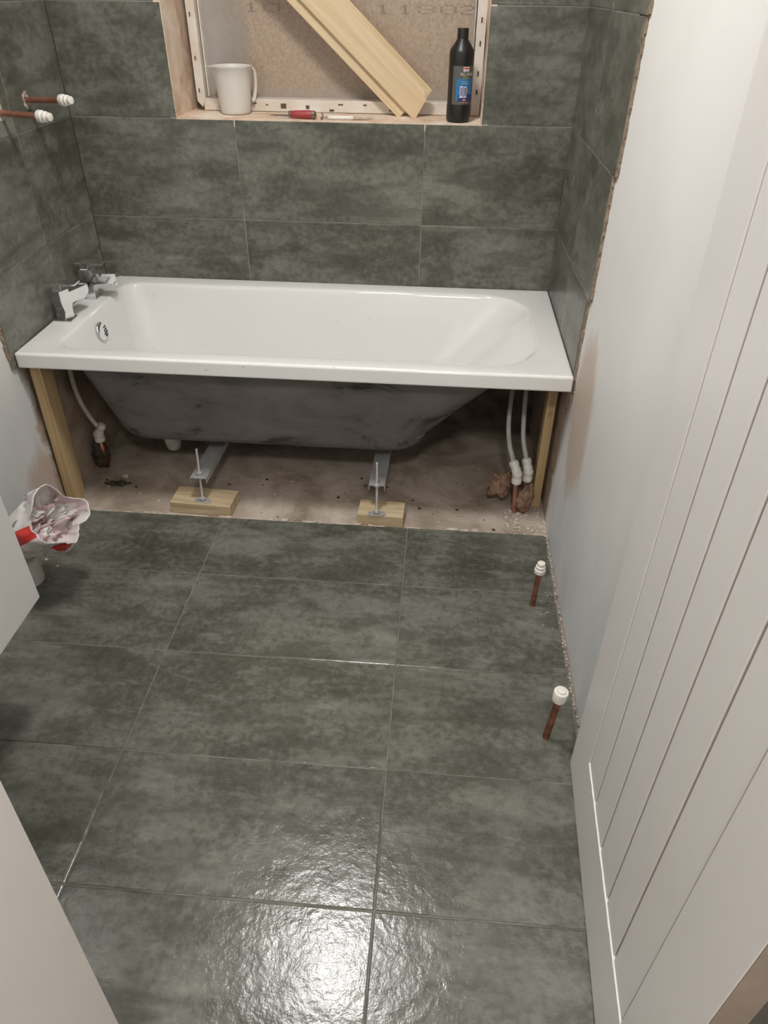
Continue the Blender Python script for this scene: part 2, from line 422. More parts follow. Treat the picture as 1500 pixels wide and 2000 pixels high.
# left tiles: face +X ; local X -> world -Y ... rotate so local Z -> +X
def ltile(y0, y1, z0, z1):
    o = tile(wall_left, -.0045, (y0+y1)/2, (z0+z1)/2, y1-y0-.0024, z1-z0-.0024, .009, (0, 0, 0), 'wall_tile')
    o.rotation_euler = Matrix(((0, 0, 1), (1, 0, 0), (0, 1, 0))).to_euler()
def rtile(y0, y1, z0, z1):
    o = tile(wall_right, W+.0035, (y0+y1)/2, (z0+z1)/2, y1-y0-.0024, z1-z0-.0024, .009, (0, 0, 0), 'wall_tile')
    o.rotation_euler = Matrix(((0, 0, -1), (-1, 0, 0), (0, 1, 0))).to_euler()
zr = [.50, .75, 1.05, 1.35, 1.65, 1.95, 2.25, CEIL]
lend = [-.693, -.690, -.688, -.692, -.69, -.69, -.69]; rend = [-.655, -.680, -.706, -.718, -.72, -.72, -.72]
for k in range(7):
    ltile(lend[k], -.346, zr[k], zr[k+1]); ltile(-.346, 0, zr[k], zr[k+1])
    rtile(rend[k], -.342, zr[k], zr[k+1]); rtile(-.342, 0, zr[k], zr[k+1])
wbox('wall_grout', -.0098, -.0018, -.686, 0, .50, CEIL, 'wgrout', wall_left)
wbox('wall_grout', W+.0004, WP-.0002, -.650, 0, .50, CEIL, 'wgrout', wall_right)
# ragged adhesive squeezed out along the tile ends
def adhesive(x, y, z0, z1, sgn, parent, ends):
    bm = bmesh.new(); z = z0
    while z < z1:
        h = random.uniform(.006, .02); k = 0
        yy = y(z)
        w = random.uniform(.002, .009)
        box(bm, *sorted((x, x+sgn*random.uniform(.004, .0075))), yy-w, yy+.002, z, min(z+h, z1))
        z += h
    return tag(link('tile_adhesive', bm, 'tile_edge', parent), kind='stuff')
adhesive(WP, lambda z: -.668+(.50-z)*.45, .40, .499, -1, wall_right, None)
def yend(ends): return lambda z: ends[max(i for i in range(7) if zr[i] <= z+1e-6)]
adhesive(WP, yend(rend), .50, CEIL, -1, wall_right, rend)
adhesive(-.010, yend(lend), .50, CEIL, 1, wall_left, lend)

# --- doorway wall (left of the doorway), its lining, and the bit over the door
JX = .868
wall_front = structure('wall_front', -.15, JX-.055, Y_FO-.10, Y_F, -.1, CEIL, 'white_wall')
bm = bmesh.new()   # slightly out-of-plumb lining
rings(bm, [[Vector((x, y, z)) for x, y in ((JX-.055, Y_FO-.10), (JX+d, Y_FO-.10), (JX+d, Y_F+.002), (JX-.055, Y_F+.002))] for z, d in ((-.012, -.040), (.95, 0.0), (2.02, .004))], True, True)
bmesh.ops.recalc_face_normals(bm, faces=bm.faces)
tag(link('trim_1', bm, 'door'), kind='structure')
structure('trim_2', WP-.018, WP+.01, Y_FO, Y_F-.012, -.012, 2.02, 'door')
wbox('lintel', JX-.055, WP+.15, Y_FO, Y_F, 2.02, CEIL, 'white_wall', wall_front)
structure('ceiling', -.15, WP+.15, Y_FO-.10, .31, CEIL, CEIL+.1, 'ceiling')
# --- the landing behind the camera
structure('floor_landing', -.6, 2.4, -3.9, Y_FO-.10, -.16, -.004, 'block')
structure('wall_landing', -.6, 2.4, -4.0, -3.9, -.1, CEIL+.1, 'white_wall')
structure('wall_landing_left', -.7, -.6, -4.0, Y_FO-.10, -.1, CEIL+.1, 'white_wall')
structure('wall_landing_right', 2.4, 2.5, -4.0, Y_FO, -.1, CEIL+.1, 'white_wall')
structure('ceiling_landing', -.7, 2.5, -4.0, Y_FO-.10, CEIL, CEIL+.1, 'ceiling')
structure('wall_right_landing', WP+.01, 2.5, Y_FO-.02, Y_FO, -.1, CEIL+.1, 'white_wall')

# ================================================================= LAMPS
def lamp(name, label, pos, r, mat, zc=CEIL):
    t = thing(name, label, 'lamp', (pos[0], pos[1], zc))
    bm = bmesh.new(); lathe(bm, [(r*1.12, 0), (r*1.12, -.02), (r*1.02, pos[2]-zc+.004)], 40); link('housing', bm, 'white_wall', t, smooth=True, angle=40)
    bm = bmesh.new(); lathe(bm, [(r, pos[2]-zc+.0035), (r, pos[2]-zc), (r*.9, pos[2]-zc-.003)], 40); link('diffuser', bm, mat, t)
lamp('ceiling_light', 'round white flush ceiling light over the middle of the bathroom', LAMP_POS, .16, 'lamp')
lamp('landing_fill_light', 'unseen round fill light added on the landing outside the door', (1.25, -3.0, 2.41), .17, 'hall_fill')  # unseen lamp added to fill the lower walls, jamb and bath front

# ================================================================= DOOR (open against the right wall)
DW, DT = .672, .036
door = bpy.data.objects.new('door_1', None); COL.objects.link(door); door['kind'] = 'structure'
# local: X along the door from the free edge to the hinge, Y into the door (towards the wall), Z up
ux = Vector((-.046, -.999, 0)).normalized(); uz = Vector((-.010, 0, 1)).normalized(); uy = uz.cross(ux).normalized()
uz = ux.cross(uy).normalized()
mm = Matrix((ux, uy, uz)).transposed().to_4x4(); mm.translation = Vector((1.55, -1.507, .004))
door.matrix_world = mm
DH = 1.98; ST = .120; PITCH = .0872; RAIL = .174
# uy points to +X? make sure thickness goes towards the wall
sg = 1 if uy.x > 0 else -1
def dbox(name, s0, s1, d0, d1, z0, z1, mat, bev=0.0):
    y0, y1 = sorted((sg*d0, sg*d1)); return wbox(name, s0, s1, y0, y1, z0, z1, mat, door, bevel=bev)
dbox('stile', 0, ST, 0, DT, 0, DH, 'door', .0008)
dbox('stile', ST+5*PITCH, DW, 0, DT, 0, DH, 'door', .0008)
dbox('rail', ST, ST+5*PITCH, 0, DT, 0, RAIL, 'door', .0005)
dbox('rail', ST, ST+5*PITCH, 0, DT, DH-.11, DH, 'door', .0005)
dbox('backing', ST, ST+5*PITCH, .0046, DT-.006, RAIL, DH-.11, 'groove_shade')
for k in range(5):
    a = ST+k*PITCH; dbox('board', a+.0036, a+PITCH-.0036, .0016, .0048, RAIL, DH-.11, 'door', .0006)
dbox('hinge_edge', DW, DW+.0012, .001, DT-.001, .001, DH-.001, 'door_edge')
bm = bmesh.new()
n = 60
pr = []
for i in range(n+1):
    s = ST-.002+(5*PITCH+.004)*i/n; w = .0042+.0012*noise.noise(Vector((i*.5, 1, 2)))
    c = Vector((s, sg*.0016, RAIL+.0005)); pr.append([c+Vector((0, -sg*w*.55, -w*.35)), c+Vector((0, sg*.003, w*.9)), c+Vector((0, sg*.004, 0))])
rings(bm, pr, True, True)
tag(link('caulk_bead', bm, 'caulk', door), 'white caulk bead along the top of the bottom rail')
for z in (.25, 1.0, 1.75):
    bm = bmesh.new(); lathe(bm, [(.006, -.04), (.006, .04)], 12, (DW+.003, sg*-.004, z)); link('hinge', bm, 'steel', door, smooth=True, angle=40)

# ================================================================= WINDOW
win = bpy.data.objects.new('window_1', None); COL.objects.link(win); win.location = (WX0, .19, WZ0); win['kind'] = 'structure'
def wb(name, x0, x1, y0, y1, z0, z1, mat, bev=0.0, cut=None):
    bm = bmesh.new(); box(bm, x0-WX0, x1-WX0, y0-.19, y1-.19, z0-WZ0, z1-WZ0)
    return link(name, bm, mat, win, bevel=bev)
FY = .165
def bar(name, pts, y0, y1):
    bm = bmesh.new(); a = [Vector((x-WX0, y0-.19, z-WZ0)) for x, z in pts]; b = [Vector((x-WX0, y1-.19, z-WZ0)) for x, z in pts]
    rings(bm, [a, b], True, True); bmesh.ops.recalc_face_normals(bm, faces=bm.faces)
    return link(name, bm, 'upvc', win, bevel=.0012)
bar('frame_bar', [(.388, 1.0535), (1.262, 1.0535), (1.262, 1.088), (.388, 1.088)], FY, .235)     # bottom
bar('frame_bar', [(.368, 1.080), (.384, 1.062), (.396, 1.090), (.396, 2.05), (.368, 2.05)], FY-.004, .235)   # left, cut end ragged
bar('frame_bar', [(1.270, 1.0535), (1.299, 1.0535), (1.299, 2.05), (1.270, 2.05)], FY, .235)
bar('frame_bar', [(.398, 2.02), (1.268, 2.02), (1.268, 2.05), (.398, 2.05)], FY, .235)
wb('frame_lip', .399, .404, .185, .24, 1.09, 2.01, 'upvc', .001)
wb('frame_lip', 1.2625, 1.2675, .185, .24, 1.09, 2.01, 'galv', .001)
# clip slots punched in the bead channels
bm = bmesh.new()
def slot(x, z, w, h, y=FY): box(bm, x-w/2-WX0, x+w/2-WX0, y-.0012-.19, y+.002-.19, z-h/2-WZ0, z+h/2-WZ0)
for x, z, w, h in ((.455, 1.064, .030, .004), (.600, 1.073, .008, .003), (.655, 1.070, .018, .014), (.735, 1.068, .012, .010), (.815, 1.060, .016, .006),
                   (.845, 1.077, .016, .004), (.925, 1.077, .011, .004), (1.01, 1.066, .010, .010), (.56, 1.076, .012, .003), (1.21, 1.066, .012, .006)):
    slot(x, z, w, h)
for z in (1.12, 1.17, 1.25, 1.31, 1.42): slot(1.285, z, .005, .014)
for z in (1.11, 1.20, 1.315): slot(.379, z, .004, .012, FY-.004)
tag(link('clip_slots', bm, 'ink', win), kind='stuff')
wb('pane', .404, 1.2625, .214, .218, 1.088, 2.02, 'pane')

# chipboard sheet blocking the window on the outside
bd = thing('chipboard_sheet', 'brown chipboard sheet with dotted printed numbers, blocking the window from outside', 'board', (.83, .255, 1.03))
boxc = bmesh.new(); box(boxc, -.47, .46, -.010, .012, 0, 1.08); board = link('sheet', boxc, 'board', bd)
FONT = {'1': ["..#..", ".##..", "..#..", "..#..", "..#..", "..#..", ".###."],
        '0': [".###.", "#...#", "#...#", "#...#", "#...#", "#...#", ".###."],
        '8': [".###.", "#...#", "#...#", ".###.", "#...#", "#...#", ".###."],
        '2': [".###.", "#...#", "....#", "..##.", ".#...", "#....", "#####"]}
bm = bmesh.new()
for ch, x0, x1 in (('1', .535, .577), ('0', .593, .650), ('8', .835, .890), ('1', .957, .995), ('1', 1.028, 1.064), ('8', 1.085, 1.142), ('0', 1.154, 1.208), ('2', 1.219, 1.262)):
    g = FONT[ch]
    for r in range(7):
        for c in range(5):
            if g[r][c] != '#': continue
            for q in range(2):
                x = x0+(x1-x0)*(c+.25+q*.5)/5 - .83 + random.uniform(-.0006, .0006); z = 1.345-.0255*(r+.5)/7 - 1.03
                box(bm, x-.0014, x+.0014, -.0108, -.0095, z-.0011, z+.0011)
tag(link('printed_number', bm, 'ink', bd), 'dotted brown printed digits', kind='stuff')

# ================================================================= BATH
bath = thing('bathtub', 'white rectangular acrylic bathtub with dark grey underside, fitted between tiled walls', 'bathtub', (0, 0, 0))
def rrect(x0, x1, y0, y1, rl, rr, z, nc=9, ns=10, nl=6):
    """rounded rectangle, left corners rl, right corners rr; same vertex count always"""
    pts = []
    def arc(cx, cy, r, a0):
        for i in range(nc+1):
            a = a0+pi/2*i/nc; pts.append(Vector((cx+r*cos(a), cy+r*sin(a), z)))
    def seg(a, b, n):
        for i in range(1, n): pts.append(Vector((a[0]+(b[0]-a[0])*i/n, a[1]+(b[1]-a[1])*i/n, z)))
    arc(x1-rr, y1-rr, rr, 0); seg((x1-rr, y1), (x0+rl, y1), ns)
    arc(x0+rl, y1-rl, rl, pi/2); seg((x0, y1-rl), (x0, y0+rl), nl)
    arc(x0+rl, y0+rl, rl, pi); seg((x0+rl, y0), (x1-rr, y0), ns)
    arc(x1-rr, y0+rr, rr, 3*pi/2); seg((x1, y0+rr), (x1, y1-rr), nl)
    return pts
ZT = .545; BX0, BX1, BY0, BY1 = .002, W-.002, -.679, -.0015
def inner(t):      # t 0 top .. 1 bottom of the straight walls
    z = .532-.292*t
    return dict(x0=.104+.055*t, x1=1.490-1.02*(.532-z), y0=-.618+.085*t, y1=-.072-.075*t, rl=.06+.03*t, rr=.155-.06*t, z=z)
def shrink(d, k, dz):
    return dict(x0=d['x0']+k, x1=d['x1']-k, y0=d['y0']+k, y1=d['y1']-k, rl=max(d['rl']-k*.35, .02), rr=max(d['rr']-k*.35, .02), z=d['z']-dz)
L = []
L.append(rrect(BX0, BX1, BY0+.003, BY1, .004, .004, ZT-.046))
L.append(rrect(BX0, BX1, BY0, BY1, .004, .004, ZT-.043))
L.append(rrect(BX0, BX1, BY0, BY1, .004, .004, ZT-.041))
L.append(rrect(BX0, BX1, BY0, BY1, .004, .004, ZT-.009))
L.append(rrect(BX0, BX1, BY0, BY1, .004, .004, ZT-.006))
L.append(rrect(BX0+.001, BX1-.001, BY0+.0018, BY1-.001, .004, .004, ZT-.0018))
L.append(rrect(BX0+.004, BX1-.004, BY0+.006, BY1-.004, .004, .004, ZT))
L.append(rrect(BX0+.007, BX1-.007, BY0+.009, BY1-.006, .004, .004, ZT))
d0 = inner(0)
L.append(rrect(d0['x0']-.014, d0['x1']+.014, d0['y0']-.014, d0['y1']+.014, d0['rl']+.004, d0['rr']+.004, ZT-.0002))
L.append(rrect(d0['x0']-.007, d0['x1']+.007, d0['y0']-.007, d0['y1']+.007, d0['rl']+.002, d0['rr']+.002, ZT-.002))
L.append(rrect(d0['x0']-.002, d0['x1']+.002, d0['y0']-.002, d0['y1']+.002, d0['rl'], d0['rr'], ZT-.007))
for k in range(9): L.append(rrect(**{a: b for a, b in inner(k/8).items()}))
d1 = inner(1)
for a in (20, 40, 60, 80, 90):
    rr_ = .055; k = rr_*(1-cos(R(a)))*1.1; L.append(rrect(**shrink(d1, k, rr_*sin(R(a))*.7)))
last = shrink(d1, .0605, .0385)
for k in (.05, .10, .15):
    e = dict(last); e['x0'] += k*1.6; e['x1'] -= k*1.6; e['y0'] += k*.7; e['y1'] -= k*.7; e['rl'] = max(e['rl']-k*.3, .012); e['rr'] = max(e['rr']-k*.3, .012); e['z'] -= .001*k; L.append(rrect(**e))
bm = bmesh.new(); rings(bm, L, False, True); bmesh.ops.recalc_face_normals(bm, faces=bm.faces)
# face normals must point up inside: check the closing cap
link('tub', bm, 'acrylic', bath, smooth=True, angle=60)
# underside lip ring
bm = bmesh.new()
rings(bm, [rrect(BX0+.003, BX1-.003, BY0+.004, BY1-.001, .004, .004, ZT-.0455), rrect(BX0+.003, BX1-.003, BY0+.004, BY1-.001, .004, .004, ZT-.030),
           rrect(.10, 1.485, -.628, -.06, .06, .15, ZT-.028)]); link('rim_underside', bm, 'hull', bath)
def outer(z):
    t = (.532-z)/.292; d = inner(max(t, 0)); d['z'] = z
    for k, s in (('x0', -1), ('x1', 1), ('y0', -1), ('y1', 1)): d[k] += s*.007
    d['rl'] += .012; d['rr'] += .012; return d
H = [rrect(**outer(z)) for z in (.517, .48, .44, .40, .36, .32, .28, .228)]
db = outer(.228)
for a in (15, 30, 45, 60, 75, 90):
    rr_ = .072; H.append(rrect(**shrink(db, rr_*(1-cos(R(a)))*1.25, rr_*sin(R(a))*.98)))
e = shrink(db, .090, .0707)
for k in (.06, .13):
    g = dict(e); g['x0'] += k*1.6; g['x1'] -= k*1.6; g['y0'] += k; g['y1'] -= k; g['rl'] = .05; g['rr'] = .03; H.append(rrect(**g))
H = [[p + Vector((noise.noise(p*9)*.0012, noise.noise(p*9+Vector((5, 5, 5)))*.0015, 0)) for p in r] for r in H]
bm = bmesh.new(); rings(bm, H, False, True); bmesh.ops.recalc_face_normals(bm, faces=bm.faces)
tag(link('hull', bm, 'hull', bath, smooth=True, angle=60), 'rough dark grey fibreglass underside')
# support rails, rods and feet
def channel(x0, x1, y0, y1, zt, skew):
    bm = bmesh.new(); t = .002; h = .020
    for a, b, c, d in ((x0, x1, zt-t, zt), (x0, x0+t, zt-h, zt-t), (x1-t, x1, zt-h, zt-t)):
        vs = box(bm, a, b, y0, y1, c, d)
        for v in vs:
            if v.co.y > (y0+y1)/2: v.co.x += skew
    return link('support_rail', bm, 'galv', bath)
def rod(p, q, nz):
    p, q = Vector(p), Vector(q); ax = (q-p).normalized(); n = 46; bm = bmesh.new(); pr = []
    L_ = (q-p).length
    for i in range(n+1): pr.append((.0042 if i % 2 else .0036, L_*i/n))
    lathe(bm, pr, 10, p, ax); link('threaded_rod', bm, 'zinc', bath, smooth=True)
    for f in nz:
        bm = bmesh.new(); c = p+ax*f; lathe(bm, [(.0075, -.003), (.0085, -.002), (.0085, .002), (.0075, .003)], 6, c, ax); lathe(bm, [(.0115, -.0045), (.0115, -.003)], 16, c, ax)
        link('nut', bm, 'zinc', bath)
def foot(cx, cy, z, rz):
    bm = bmesh.new(); pts = []
    for sx in (1, -1):
        for i in range(7):
            a = -pi/2+pi*i/6; pts.append(Vector((sx*(.020+.009*cos(a)), sx*.009*sin(a)*1.2, 0)))
    rings(bm, [[p for p in pts], [p+Vector((0, 0, .003)) for p in pts]], True, True); bmesh.ops.recalc_face_normals(bm, faces=bm.faces)
    for s in (-1, 1): lathe(bm, [(.003, .003), (.003, .0034)], 10, (s*.022, 0, 0))
    o = link('foot_plate', bm, 'zinc', bath, loc=(cx, cy, z), rot=(0, 0, rz))
channel(.434, .487, -.640, -.10, .118, .015); channel(1.011, 1.062, -.630, -.10, .120, .01)
rod((.466, -.645, .034), (.452, -.588, .198), (.010, .096)); foot(.466, -.645, .0315, R(-6))
rod((1.040, -.664, .034), (1.036, -.615, .198), (.010, .098)); foot(1.040, -.664, .0315, R(4))
# overflow cover (on the sloping tap-end wall) and waste
ov = Vector((.1165, -.365, .486)); nrm = Vector((.98, 0, .19)).normalized()
bm = bmesh.new(); lathe(bm, [(.0300, 0), (.0300, .003), (.027, .006), (.015, .0072), (.001, .0075)], 36, ov, nrm, caps=True)
ovc = link('overflow_cover', bm, 'chrome', bath, smooth=True, angle=50)
bm = bmesh.new(); a_ = Vector((0, 1, 0)); b_ = nrm.cross(a_).normalized()
if b_.z < 0: b_ = -b_
for y, z, r in ((.008, -.002, .0042), (.018, .001, .0038), (.004, -.011, .0040), (.014, -.010, .0036), (.021, -.008, .003), (.009, -.019, .0038), (.017, -.018, .003), (.010, .008, .003), (.020, .009, .0028)):
    lathe(bm, [(r, .0066), (r, .0080)], 12, ov + a_*y + b_*z, nrm)
link('overflow_holes', bm, 'black', ovc)
bm = bmesh.new()
lathe(bm, [(.012, -.044), (.022, -.036), (.027, -.022), (.029, -.004), (.029, .11)], 24, (.268, -.33, .070))
tube(bm, spline([(.268, -.33, .10), (.24, -.30, .10), (.18, -.22, .10), (.12, -.12, .08)]), .020, 12)
tag(link('waste_trap', bm, 'soil', bath, smooth=True, angle=50), 'white plastic waste trap under the tub')

# ================================================================= TAPS
def tap(label, loc, spout_deg, lever_deg):
    t = thing('bath_tap', label, 'tap', loc, 0, 'square chrome bath taps')
    bm = bmesh.new(); box(bm, -.027, .027, -.027, .027, 0, .0045); link('base_plate', bm, 'chrome', t, bevel=.0012)
    # body + spout: a side profile (x, z) extruded across
    prof = [(-.019, .0045), (.019, .0045), (.019, .030), (.021, .042), (.026, .046), (.036, .0475), (.070, .0475), (.088, .052), (.099, .062), (.099, .0835),
            (.090, .0835), (.021, .0835), (.0195, .094), (-.019, .094), (-.019, .060), (-.016, .045), (-.013, .032), (-.017, .020)]
    bm = bmesh.new(); w = .0185
    rings(bm, [[Vector((x, -w, z)) for x, z in prof], [Vector((x, w, z)) for x, z in prof]], True, True)
    bmesh.ops.recalc_face_normals(bm, faces=bm.faces)
    b = link('body', bm, 'chrome', t, rot=(0, 0, R(spout_deg)), bevel=.0011)
    bm = bmesh.new(); lathe(bm, [(.0105, 0), (.0115, .002), (.0115, .010)], 20, (.082, 0, .0415)); link('aerator', bm, 'chrome', b, smooth=True, angle=40)
    bm = bmesh.new(); box(bm, -.013, .013, -.013, .013, .0942, .111)
    lv = link('lever', bm, 'chrome', t, rot=(0, 0, R(lever_deg)), bevel=.001)
    bm = bmesh.new(); box(bm, -.026, .062, -.021, .021, .1112, .1172)
    link('lever_plate', bm, 'chrome', lv, bevel=.0010)
    bm = bmesh.new(); lathe(bm, [(.0025, 0), (.0025, .0006)], 12, (.0131, 0, .104), (1, 0, 0)); link('grub_screw', bm, 'black', lv)
tap('square chrome bath tap nearer the front of the bath, spout turned toward the window', (.040, -.420, ZT+.0004), 70, 4)
tap('square chrome bath tap farther back beside the window wall, spout over the tub', (.040, -.222, ZT+.0004), 5, 2)

# ================================================================= TIMBER UNDER THE BATH
FZ = -.0118
def timber(name, label, cat, x0, x1, y0, y1, z0, z1, mat, rot=(0, 0, 0), along='x', group=None, bev=.001):
    """origin at the base centre; grain runs along the long axis (local X)"""
    if along == 'z':
        bm = bmesh.new(); Lz = z1-z0; box(bm, 0, Lz, -(y1-y0)/2, (y1-y0)/2, -(x1-x0)/2, (x1-x0)/2)
        o = link(name, bm, mat, bevel=bev)
        base = Matrix(((0, 0, 1), (0, 1, 0), (1, 0, 0)))  # local x->world z, local z->world x
        base = Matrix(((0, 0, -1), (0, 1, 0), (1, 0, 0)))
        from mathutils import Euler
        o.rotation_euler = (Euler(rot).to_matrix() @ base).to_euler(); o.location = ((x0+x1)/2, (y0+y1)/2, z0)
    else:
        bm = bmesh.new(); box(bm, -(x1-x0)/2, (x1-x0)/2, -(y1-y0)/2, (y1-y0)/2, 0, z1-z0)
        o = link(name, bm, mat, bevel=bev, loc=((x0+x1)/2, (y0+y1)/2, z0), rot=rot)
    return tag(o, label, cat, group)
timber('wooden_batten', 'upright pine batten fixed to the left wall under the tap end of the bath', 'batten', -.003, .031, -.640, -.578, FZ, .498, 'pine', rot=(0, R(1.3), 0), along='z')
timber('wooden_batten', 'upright pine batten against the right wall under the bath rim', 'batten', 1.549, 1.577, -.515, -.470, FZ, .498, 'pine', rot=(0, R(-.3), 0), along='z')
timber('wooden_block', 'wide rough wooden block under the left bath foot', 'wooden block', .360, .564, -.664, -.570, FZ, .031, 'block', rot=(0, 0, R(-3)), bev=.002)
timber('wooden_block', 'small square-cut wooden block under the right bath foot', 'wooden block', .978, 1.127, -.671, -.588, FZ, .031, 'block', rot=(0, 0, R(-2)), bev=.002)

# ================================================================= PIPES
def fitting(bm, p, ax, L_, r):
    lathe(bm, [(r*.72, 0), (r*.95, .003), (r, .008), (r, L_*.40), (r*.90, L_*.46), (r*.90, L_*.58), (r, L_*.64), (r, L_-.008), (r*.95, L_-.003), (r*.66, L_)], 20, p, ax)
def supply(label, p0, p1, f_ax, fL, hose):
    t = thing('supply_pipe', label, 'pipe', p0, 0, None)
    o = Vector(p0)
    bm = bmesh.new(); tube(bm, [Vector((0, 0, 0)), Vector(p1)-o], .0078, 14); link('copper_pipe', bm, 'copper_b', t, smooth=True, angle=50)
    bm = bmesh.new(); a = Vector(p1)-o-Vector(f_ax).normalized()*.004; fitting(bm, a, (0, .05, 1), .046, .0165)
    b = a+Vector((0, .002, .036)); fitting(bm, b, f_ax, fL, .0155); link('coupling', bm, 'pushfit', t, smooth=True, angle=50)
    bm = bmesh.new(); pts = [b+Vector(f_ax).normalized()*(fL-.006)]+[Vector(h)-o for h in hose]; tube(bm, spline(pts), .0078, 12); link('hose', bm, 'hose', t, smooth=True)
supply('copper supply pipe with white elbow and hose under the bath, left of the pair', (1.490, -.552, FZ), (1.482, -.549, .105), (-.35, .55, .75), .045,
       [(1.455, -.47, .205), (1.452, -.40, .262), (1.470, -.28, .345), (1.505, -.20, .47)])
supply('copper supply pipe with white elbow and hose under the bath, next to the batten', (1.524, -.528, FZ), (1.520, -.524, .100), (-.2, .45, .85), .045,
       [(1.502, -.455, .205), (1.500, -.40, .262), (1.508, -.30, .36), (1.515, -.18, .49)])
# felt lagging clumps
def clump(name, label, c, s, mat, seed, rot=(0, 0, 0), amp=.35):
    bm = bmesh.new(); bmesh.ops.create_icosphere(bm, subdivisions=4, radius=1.0)
    for v in bm.verts:
        p = v.co.copy(); k = 1+amp*noise.fractal(p*1.7+Vector((seed, 0, 0)), .9, 2.0, 4)
        v.co = Vector((p.x*s[0]*k, p.y*s[1]*k, p.z*s[2]*k))
    zmin = min(v.co.z for v in bm.verts)
    # fibres
    rnd = random.Random(seed)
    vs = list(bm.verts)
    for _ in range(70):
        v = rnd.choice(vs); d = Vector((v.co.x/s[0], v.co.y/s[1], v.co.z/s[2])).normalized()
        q = v.co+Vector((d.x, d.y, d.z*.5))*rnd.uniform(.005, .012)+Vector((rnd.uniform(-1, 1), rnd.uniform(-1, 1), rnd.uniform(-.5, 1)))*.004
        tube(bm, [v.co.copy(), (v.co+q)/2+Vector((0, 0, .002)), q], .00035, 3)
    return tag(link(name, bm, mat, smooth=True, loc=c, rot=rot), label, 'insulation')
clump('felt_clump', 'flat scrap of brown felt lagging left of the copper pipes', (1.438, -.510, .068), (.040, .012, .042), 'lag', 3, rot=(R(-15), R(25), 0), amp=.5)
clump('felt_clump', 'brown hairy felt lagging wrapped at the foot of the copper pipe', (1.518, -.550, .040), (.025, .018, .058), 'lag', 11, rot=(0, R(10), 0), amp=.3)
# left: grey hose into a coupling above dark lagging
t = thing('supply_pipe', 'grey flexible hose into a white coupling under the tap end of the bath', 'pipe', (.040, -.415, 0))
o = Vector((.040, -.415, 0))
bm = bmesh.new(); tube(bm, spline([Vector(p)-o for p in ((.045, -.42, .50), (.036, -.47, .41), (.030, -.46, .30), (.036, -.44, .22), (.052, -.428, .165))]), .0080, 12); link('hose', bm, 'hose', t, smooth=True)
bm = bmesh.new(); fitting(bm, Vector((.040, -.412, .095))-o, (0, 0, 1), .040, .018); fitting(bm, Vector((.040, -.412, .128))-o, (.5, -.1, .8), .045, .015); link('coupling', bm, 'pushfit', t, smooth=True, angle=50)
bm = bmesh.new(); tube(bm, [Vector((.038, -.410, FZ))-o, Vector((.040, -.412, .10))-o], .011, 12); link('copper_pipe', bm, 'copper', t, smooth=True)
clump('dark_lagging', 'dark crumbling lagging below the left coupling under the bath', (.025, -.405, .035), (.026, .024, .055), 'lagdark', 23)

def stub(label, base, tip, r, cap, mat, group, style):
    """capped pipe stub; base on the surface, tip = end of the cap"""
    t = thing('capped_pipe', label, 'pipe', base, 0, group); b = Vector(base); e = Vector(tip)-b; ax = e.normalized(); L_ = e.length
    bm = bmesh.new(); n = 8; tube(bm, [ax*(L_-cap+.006)*i/n for i in range(n+1)], r, 16); link('copper_pipe', bm, mat, t, smooth=True, angle=50)
    bm = bmesh.new(); s = L_-cap; R_ = r*1.95
    if style == 'ribbed':
        lathe(bm, [(R_*.7, s), (R_*.96, s+.002), (R_, s+.006), (R_*.97, s+cap*.38), (R_*.80, s+cap*.44), (R_*.84, s+cap*.52), (R_*.86, s+cap*.66), (R_*.66, s+cap*.72), (R_*.70, s+cap*.80), (R_*.66, s+cap*.97), (R_*.5, s+cap)], 24, (0, 0, 0), ax)
    else:
        lathe(bm, [(R_*.75, s), (R_*.93, s+.002), (R_*1.0, s+.010), (R_*1.04, s+cap*.80), (R_*.98, s+cap*.86), (R_*.66, s+cap*.87), (R_*.63, s+cap*.98), (R_*.55, s+cap)], 28, (0, 0, 0), ax)
    link('end_cap', bm, 'pushfit', t, smooth=True, angle=40)
stub('upright copper pipe stub with small ribbed white cap, the one nearer the bath', (1.510, -1.006, .0), (1.5135, -1.006, .158), .0078, .036, 'copper', None, 'ribbed')
stub('upright copper pipe stub with wide smooth white cap, the one nearer the open door', (1.503, -1.443, .0), (1.513, -1.445, .172), .0080, .036, 'copper', None, 'plain')
stub('copper pipe stub from the left tiled wall, white capped, farther from camera', (.0, -.252, 1.123), (.163, -.312, 1.132), .0078, .040, 'copper_b', None, 'ribbed')
stub('copper pipe stub from the left tiled wall, white capped, nearer to camera', (.0, -.402, 1.110), (.158, -.440, 1.108), .0078, .040, 'copper_b', None, 'ribbed')
# broken tile rim round the wall stubs
bm = bmesh.new(); rnd = random.Random(5)
for y, z in ((-.252, 1.123), (-.402, 1.110)):
    for k in range(26):
        a = 2*pi*k/26; rr_ = rnd.uniform(.012, .021); box(bm, -.0002, rnd.uniform(.0006, .0018), y+rr_*cos(a)*.7-.003, y+rr_*cos(a)*.7+.003, z+rr_*sin(a)-.0035, z+rr_*sin(a)+.0035)
tag(link('chipped_tile_edge', bm, 'rubble', wall_left), kind='stuff')

